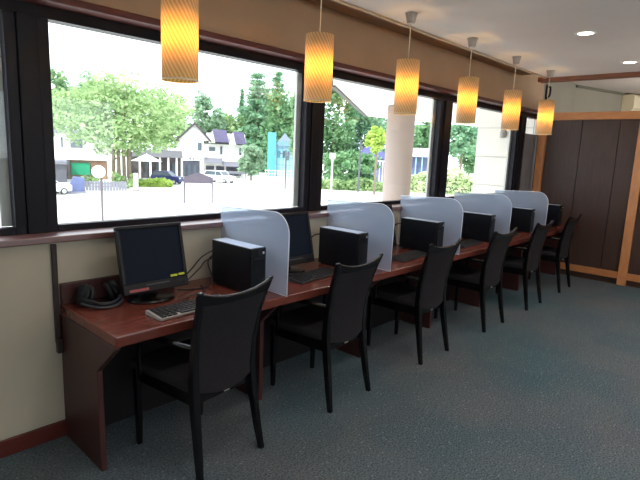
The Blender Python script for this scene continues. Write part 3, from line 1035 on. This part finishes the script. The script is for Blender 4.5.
MB().box(X_(60), 0, HH(160), X_(107), 7, HH(133)).build('upper_storey', WHITEB, r)
MB().box(X_(68), .5, 0, X_(106), 6.8, HH(160)).build('lower_storey', BROWNW, r)
MB().box(X_(59), -.5, HH(134), X_(109), 7.4, HH(131)).build('house_roof', GREY1, r)
w_ = MB().box(X_(73), -.08, HH(148), X_(84), .05, HH(138)).build('window_frame', mat('window_frame_grey', (120, 124, 124), .6), r)
for q in range(2): MB().box(X_(73.8 + q * 5.2), -.1, HH(147.3), X_(78.3 + q * 5.2), -.05, HH(138.7)).build('window_pane', WINP, w_)
MB().box(X_(65), -.06, HH(148), X_(66.5), .05, HH(138)).build('window_pane', WINP, r)
MB().box(X_(73), .3, HH(175), X_(90), .45, HH(163)).build('green_banner', GREENB, r)['label'] = 'green banner on the lower front'
MB().box(X_(70), .1, 0, X_(71.5), .3, HH(160)).build('porch_post', GREY1, r)
MB().box(X_(91), .42, 0, X_(105), .48, HH(162)).build('board_front', mat('orange_boards', (158, 124, 104), .8, .2, 3, (6, 1, 1)), r)
tag(r, 'white two-storey house with a green banner across its lower front', 'house')

# --- shed, tarp box, fence
D0 = 56.0; s = D0 / FPX
r = site('grey_shed', 56, D0)
MB().box(-14 * s, 0, 0, 10 * s, 5, height_at(56, 164, D0)).build('shed_wall', mat('shed_grey', (98, 98, 110), .8, .1, 2), r)
MB().box(-15 * s, -.3, height_at(56, 164, D0), 11 * s, 5.3, height_at(56, 161, D0)).build('shed_roof', GREY1, r)
tag(r, 'low grey shed at the left beside the white house', 'shed')
D0 = 44.8; s = D0 / FPX
r = site('tarp_covered_stack', 77, D0)
h = height_at(77, 177, D0)
MB().prism([(-8 * s, 0), (6 * s, 0), (7.5 * s, h * .93), (-3 * s, h), (-6 * s, h * .6)], 1, 0, 1.6).build('tarp', BLUEG, r, .05)
MB().box(-9 * s, -.3, 0, 8 * s, 1.9, .18).build('pallet', GREY1, r)
tag(r, 'blue-grey tarpaulin covered stack before the white house', 'covered stack')
D0 = 48.0; s = D0 / FPX
r = site('board_fence', 105, D0)
h = height_at(105, 181, D0)
bf = MB()
x = -20 * s
while x < 20 * s: bf.box(x, 0, .05, x + .22, .05, h + random.uniform(-.05, .05)); x += .26
bf.build('fence_boards', GREY1, r)
rl = MB(); rl.box(-20 * s, .05, .4, 20 * s, .12, .5); rl.box(-20 * s, .05, h - .3, 20 * s, .12, h - .2); rl.build('fence_rail', GREY1, r)
tag(r, 'pale grey board fence behind the globe street lamp', 'fence')

# --- lawn mound with shrubs
r = hedge('planted_bank', 122, 171, 55, 181, 'yellow-green planted bank before the blue car', YELG, 1500, 3, 'shrub bed')
D0 = 52.0
for u, d, vt, wp, lb in [(92, 50, 173, 16, 'round bright shrub above the fence, left of the trunks'), (124, 52, 171, 22, 'round bright shrub right of the tree trunks'), (140, 56, 179, 14, 'low shrub on the planted bank')]:
    rr = site('shrub', u, d); s = d / FPX; h = height_at(u, vt, d)
    mb = MB(); leaves(mb, (0, 0, h * .55), (wp * s / 2, wp * s / 2, h * .5), 500, .2, 12); mb.build('foliage', LIGHTG, rr); tag(rr, lb, 'shrub')
D0 = 50.0
r = site('bollard_sign', 136, D0)
MB().box(-.22, -.1, 0, .22, .1, height_at(136, 173, D0)).build('sign_panel', WHITEM, r, .03)
MB().box(-.3, -.2, 0, .3, .2, .12).build('sign_foot', POLEM, r)
tag(r, 'small white standing sign at the edge of the planted bank', 'sign')

# --- low shop with dark roof and white parasols
D0 = 68.0; s = D0 / FPX
r = site('low_shop', 156, D0)


def HS(v): return height_at(156, v, D0)


def XS(u): return (u - 156) * s


MB().box(XS(128), 2.5, 0, XS(182), 6, HS(153)).build('shop_wall', mat('shop_interior', (92, 86, 90), .8, .25, 1.5), r)
MB().prism([(-.6, HS(157)), (6, HS(157)), (4.5, HS(150)), (2.2, HS(150))], 0, XS(134), XS(182)).build('shop_roof', mat('grey_brown_roof', (94, 92, 96), .8, .12, 2), r)
MB().box(XS(158), 2.2, HS(152), XS(166), 4, HS(146)).build('roof_vent', GREY1, r)
for u in (131, 141, 151, 160, 168, 176, 181): MB().box(XS(u) - .12, -.2, 0, XS(u) + .12, .1, HS(157)).build('shop_post', WHITEM, r)
for u in (145, 156, 172): MB().box(XS(u), 2.35, .2, XS(u + 5), 2.5, HS(163)).build('shop_window', WINP, r)
tag(r, 'low open-fronted shop with a grey roof and white posts', 'shop')
D0 = 63.0
for u, wp, vt, vb, lb in [(147, 30, 154, 161, 'wide white parasol before the low shop')]:
    rr = site('parasol', u, D0); s2 = D0 / FPX
    MB().lathe([(wp * s2 / 2, height_at(u, vb, D0)), (.05, height_at(u, vt, D0)), (.02, height_at(u, vt, D0) + .1)], n=8).build('canopy', WHITEM, rr)
    MB().tube([(0, 0, 0), (0, 0, height_at(u, vt, D0))], .05).build('pole', POLEM, rr)
    tag(rr, lb, 'parasol')

# --- white gabled building
D0 = 78.0; s = D0 / FPX
r = site('gabled_building', 212, D0, 0)


def HG(v): return height_at(212, v, D0)


def XG(u): return (u - 212) * s


MB().box(XG(181), 0, 0, XG(204), 9, HG(141)).build('wing_wall', WHITEB, r)
MB().prism([(XG(178), HG(141)), (XG(211), HG(141)), (XG(195.5), HG(124.5))], 1, 0, 9).build('gable_wall', WHITEB, r)
gv = MB()
gv.prism([(XG(195.5), HG(123.5)), (XG(212), HG(141.5)), (XG(210.2), HG(142.2)), (XG(195.5), HG(126))], 1, -.6, 9.2)
gv.prism([(XG(195.5), HG(123.5)), (XG(177), HG(142)), (XG(178.5), HG(142.5)), (XG(195.5), HG(126))], 1, -.6, 9.2)
gv.build('gable_roof', mat('dark_eaves', (72, 66, 70), .7), r)
MB().box(XG(203), 1, 0, XG(244), 9, HG(144)).build('main_wall', WHITEB, r)
MB().prism([(1.0, HG(143)), (9, HG(143)), (7.5, HG(132)), (5.5, HG(132))], 0, XG(206), XG(246)).build('main_roof', mat('pale_main_roof', (176, 174, 186), .8), r)
for u0, u1, u2, v0, v1 in ((211, 213, 228, 129.5, 142), (231, 233, 245, 131, 143)):
    rr_ = MB(); rr_.add([(XG(u1 - 1), -.5, HG(v0)), (XG(u2 - 2), .8, HG(v0)), (XG(u2), -.6, HG(v1)), (XG(u1 + 2), -.9, HG(v1)),
                         (XG(u1 - 1), 3, HG(v0)), (XG(u2 - 2), 3, HG(v0)), (XG(u2), 2, HG(v1)), (XG(u1 + 2), 2, HG(v1))],
                        [(0, 1, 2, 3), (4, 7, 6, 5), (0, 4, 5, 1), (3, 2, 6, 7), (0, 3, 7, 4), (1, 5, 6, 2)])
    rr_.build('dormer_roof', PURPR, r)
    MB().prism([(XG(u0 - 2.5), HG(v1 + 1)), (XG(u1 + 2), HG(v1 + 1)), (XG(u1 - .6), HG(v0))], 1, -.3, 2).build('dormer_wall', WHITEB, r)
for u0, u1, v0, v1 in ((198, 202, 143, 151), (209, 215, 147, 151), (220, 222, 146, 154), (239, 241, 147, 154)):
    w_ = MB().box(XG(u0), -.1 if u0 < 204 else .9, HG(v1), XG(u1), 1.1, HG(v0)).build('window', WINP, r)
MB().box(XG(182), -.15, 0, XG(200), .05, HG(161.5)).build('shop_front', DARKO, r)
for u in (184, 189, 194.5): MB().box(XG(u), -.2, 0, XG(u + 2.2), -.12, HG(166)).build('shop_door', WINP, r)
sb = MB().box(XG(189), -.3, HG(161), XG(204), -.1, HG(157)).build('sign_band', WHITEM, r)
lt = MB()
for q, strokes in enumerate([[(0, 0, .25, 1), (.25, .7, 1, 1), (.75, .4, 1, .7), (.25, .3, 1, .5), (.6, 0, .9, .3)], [(0, 0, .25, 1), (.25, 0, 1, .2), (.25, .4, .8, .6), (.25, .8, 1, 1)],
                             [(0, 0, .25, 1), (.25, .4, .8, .6), (.25, .8, 1, 1)], [(0, 0, .25, 1), (.25, 0, 1, .22)]]):
    x0 = XG(190.2 + q * 3.4); z0 = HG(160.4); ww = 1.9 * s; hh = 2.4 * s
    for a_, b_, c_, d_ in strokes: lt.box(x0 + a_ * ww, -.34, z0 + b_ * hh, x0 + c_ * ww, -.3, z0 + d_ * hh)
lt.build('sign_lettering', DARKO, sb)
for u0, u1, v0, v1 in ((205, 222, 158, 162), (222, 243, 161, 165)):
    MB().prism([(-1.2, HG(v1)), (1, HG(v0)), (1, HG(v0 + 1)), (-1.2, HG(v1 + .8))], 0, XG(u0), XG(u1)).build('awning', GREY1, r)
for u0, u1 in ((206, 214), (216, 224), (226, 241)): MB().box(XG(u0), .9, .3, XG(u1), 1.05, HG(166)).build('shop_window', DARKO, r)
MB().box(XG(224), -2, HG(172.5), XG(245), -1.8, HG(170)).build('terrace_rail', GREY1, r)
for u in (226, 232, 238, 244): MB().box(XG(u), -2, 0, XG(u + .7), -1.8, HG(170)).build('rail_post', GREY1, r)
tag(r, 'white building with gables and slate purple dormer roofs', 'building')

# --- teal sheeted scaffold building
D0 = 88.0; s = D0 / FPX
r = site('sheeted_building', 280, D0)


def HT(v): return height_at(280, v, D0)


MB().box(-13 * s, 0, 0, -5 * s, 6, HT(133)).build('teal_sheet', TEAL, r)
MB().box(-5 * s, 1, 0, 12 * s, 7, HT(146)).build('house_wall', mat('pale_blue_wall', (190, 206, 222), .8, .1, 1.5), r)
MB().prism([(-7 * s, HT(146)), (14 * s, HT(146)), (4 * s, HT(133))], 1, .5, 7.2).build('house_roof', mat('blue_grey_roof', (150, 160, 180), .8), r)
scf = MB()
for q in range(6): scf.box((-5 + q * 3.4) * s - .06, -.3, 0, (-5 + q * 3.4) * s + .06, -.2, HT(140))
for q in range(4): scf.box(-5 * s, -.3, HT(165 - q * 7), 12 * s, -.2, HT(164.4 - q * 7))
scf.build('scaffold', TEAL, r)
for q in range(3): MB().box((-3 + q * 5) * s, .9, HT(158), (-.5 + q * 5) * s, 1.05, HT(151)).build('window', WINP, r)
tag(r, 'house under teal sheeting and scaffold behind the big conifer', 'house')
# railings and white goods
D0 = 80.0; s = D0 / FPX
r = site('street_railing', 284, D0)
rb = MB()
w = 19 * s
for q in range(3): rb.box(-w, 0, .3 + q * .5, w, .06, .38 + q * .5)
for q in range(13): rb.box(-w + q * w / 6, 0, 0, -w + q * w / 6 + .09, .08, 1.5)
rb.build('rails', WHITEM, r); tag(r, 'pale street railing before the teal sheeted house', 'railing')
D0 = 60.3
for u, vt, vb, rad, lb in [(285, 150, 187, .08, 'slim grey utility pole right of the teal house'), (358, 140, 191, .11, 'dark utility pole among the trees left of the column'), ]:
    rr = site('utility_pole', u, D0); h = height_at(u, vt, D0)
    MB().tube([(0, 0, 0), (0, 0, h)], [rad * 1.2, rad], 8).build('pole_shaft', mat('pole_grey', (88, 92, 98), .8), rr)
    MB().box(-.7, -.05, h - .5, .7, .05, h - .4).build('cross_arm', MATS['pole_grey'], rr)
    MB().lathe([(.0, 0), (.16, 0), (.16, .5), (0, .5)], c=(.2, 0, h - 1.2), n=12).build('transformer', MATS['pole_grey'], rr)
    tag(rr, lb, 'utility pole')
rr = site('white_signal_post', 331, 60.3); h = height_at(331, 153, 60.3)
MB().tube([(0, 0, 0), (0, 0, h)], .1, 8).build('post', WHITEM, rr)
MB().box(-.32, -.1, h - .7, .32, .1, h).build('signal_head', WHITEM, rr, .05)
tag(rr, 'white signal post before the trees left of the column', 'signal post')

# --- trees
tree('street_tree', 122, 54, 80, 153, 132, LIGHTG, 'broad light green tree with several trunks before the white house', 9500, True, None, 4)
tree('street_tree', 167, 96, 90, 152, 44, LIGHTG, 'light green tree behind the low shop roof', 3000)
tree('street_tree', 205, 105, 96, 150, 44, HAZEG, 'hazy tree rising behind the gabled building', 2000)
tree('street_tree', 232, 108, 112, 160, 44, LIGHTG, 'pale rounded tree behind the right dormer', 1800)
tree('street_tree', 62, 75, 70, 150, 34, MIDG, 'dark green tree at the left edge of the big window', 2200)
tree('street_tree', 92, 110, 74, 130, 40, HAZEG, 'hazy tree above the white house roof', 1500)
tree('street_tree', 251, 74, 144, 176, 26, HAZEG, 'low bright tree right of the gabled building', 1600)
conifer(241, 112, 92, 140, 14, 'slim dark conifer far behind the gabled building', 1500)
conifer(256, 106, 78, 168, 78, 'big layered conifer right of the gabled building', 8000)
conifer(276, 106, 76, 150, 48, 'conifer behind the teal sheeted house', 5000)
tree('street_tree', 285, 98, 88, 165, 44, MIDG, 'rounded tree above the teal sheeted house', 3000)
tree('street_tree', 304, 72, 66, 178, 30, MIDG, 'tall tree against the middle window post', 4600)
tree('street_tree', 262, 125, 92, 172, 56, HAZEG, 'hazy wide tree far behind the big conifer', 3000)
tree('street_tree', 336, 78, 74, 182, 44, MIDG, 'tall dense tree under the slanting eave', 4200)
tree('street_tree', 362, 84, 96, 176, 50, DARKG, 'dark tree between the eave and the column', 3600)
tree('street_tree', 350, 66, 150, 186, 60, MIDG, 'low dense thicket around the utility pole', 2600, False)
tree('maple_tree', 374, 57, 127, 152, 22, YELG, 'bright yellow-green maple beside the white column', 900)
tree('street_tree', 424, 95, 116, 158, 34, MIDG, 'tree above the blue shed right of the column', 1800)
tree('street_tree', 458, 62, 118, 160, 34, DARKG, 'dark tree with a thick trunk between the last posts', 1800, True)
tree('street_tree', 468, 90, 128, 178, 30, MIDG, 'grey-green tree against the white wing wall', 1400)
tree('street_tree', 4, 60, 78, 160, 44, MIDG, 'tree seen through the leftmost window', 2600)
tree('street_tree', -40, 60, 70, 165, 60, LIGHTG, 'tree beyond the left edge of the leftmost window', 1200)
tree('street_tree', 398, 92, 120, 180, 44, MIDG, 'tree partly hidden behind the white column', 1500)

# --- hedges, shed, houses at right
hedge('roadside_hedge', 318, 386, 62, 180, 'clipped light hedge along the road left of the column', LIGHTG, 2200)
hedge('roadside_hedge', 404, 482, 62, 171, 'pale hedge along the road right of the column', leaf_mat('pale_hedge', (184, 206, 150), (238, 242, 212)), 3600)  # leaf colours run from pale green to near white
D0 = 74.0; s = D0 / FPX
r = site('blue_roofed_house', 368, D0)
MB().box(-12 * s, 0, 0, 18 * s, 6, height_at(368, 158, D0)).build('house_wall', mat('lilac_wall', (120, 124, 168), .8, .1, 2), r)
MB().prism([(-15 * s, height_at(368, 158, D0)), (20 * s, height_at(368, 158, D0)), (2 * s, height_at(368, 140, D0))], 1, -.5, 6.5).build('house_roof', mat('lilac_roof', (104, 106, 158), .8, .1, 2), r)
rb = MB()
for q in range(9): rb.box((-8 + q * 3) * s, -1, 0, (-7.4 + q * 3) * s, -.9, height_at(368, 160, D0))
rb.box(-9 * s, -1, height_at(368, 161, D0), 18 * s, -.9, height_at(368, 160, D0))
rb.build('balcony_rail', WHITEM, r)
tag(r, 'lilac-blue house with white rails among trees left of the column', 'house')
D0 = 80.0; s = D0 / FPX
r = site('blue_shed', 424, D0)
MB().box(-14 * s, 0, 0, 14 * s, 5, height_at(424, 157, D0)).build('shed_wall', mat('shed_blue', (104, 112, 138), .8, .12, 2), r)
MB().prism([(-1.5, height_at(424, 157, D0)), (5.5, height_at(424, 155, D0)), (5.5, height_at(424, 148, D0)), (4, height_at(424, 148, D0))], 0, -16 * s, 15 * s).build('shed_roof', mat('pale_roof', (196, 200, 206), .7, .06, 2), r)
for u in (414, 420): MB().box((u - 424) * s, -1.2, 0, (u - 424 + 1) * s, -1, height_at(424, 157, D0)).build('shed_post', mat('light_blue_post', (150, 196, 226), .6), r)
tag(r, 'blue-walled shed with a pale roof right of the column', 'shed')
D0 = 50.0; s = D0 / FPX
r = site('garden_wall', -2, D0)
MB().box(-30 * s, 0, 0, 16 * s, .3, height_at(-2, 166, D0)).build('wall_face', WHITEB, r)
MB().box(-30 * s, -.05, height_at(-2, 166, D0), 16 * s, .35, height_at(-2, 158, D0)).build('wall_cap', mat('mauve_cap', (170, 160, 168), .8), r)
tag(r, 'white wall with a mauve band outside the leftmost window', 'garden wall')

# ================================================================== LIGHT
w = bpy.data.worlds.new('sky'); scene.world = w; w.use_nodes = True
nt = w.node_tree; N = nt.nodes; L = nt.links
bg = N['Background']
tc = N.new('ShaderNodeTexCoord'); nz = N.new('ShaderNodeTexNoise'); nz.inputs['Scale'].default_value = 2.0; nz.inputs['Detail'].default_value = 4
L.new(tc.outputs['Generated'], nz.inputs['Vector'])
rp = N.new('ShaderNodeValToRGB')
rp.color_ramp.elements[0].color = (.78, .88, 1.0, 1); rp.color_ramp.elements[1].color = (.96, .98, 1.0, 1)
L.new(nz.outputs['Fac'], rp.inputs['Fac']); L.new(rp.outputs[0], bg.inputs['Color'])
bg.inputs['Strength'].default_value = 3.4
sd = bpy.data.lights.new('sun', 'SUN'); sd.energy = 4.2; sd.angle = math.radians(3); sd.color = (1, .96, .88)
so = bpy.data.objects.new('sun', sd); COL.objects.link(so)
so.rotation_euler = Vector((.85, .22, -.95)).to_track_quat('-Z', 'Y').to_euler()
pd = bpy.data.lights.new('window_portal', 'AREA'); pd.shape = 'RECTANGLE'; pd.size = 10.1; pd.size_y = 1.0
pd.cycles.is_portal = True
po = bpy.data.objects.new('window_portal', pd); COL.objects.link(po)
po.location = (2.03, .21, 1.56); po.rotation_euler = (math.radians(-90), 0, 0)
pd2 = bpy.data.lights.new('rear_window_portal', 'AREA'); pd2.shape = 'RECTANGLE'; pd2.size = 6.6; pd2.size_y = 1.1
pd2.cycles.is_portal = True
po2 = bpy.data.objects.new('rear_window_portal', pd2); COL.objects.link(po2)
po2.location = (.9, YB - .18, 1.7); po2.rotation_euler = (math.radians(90), 0, 0)
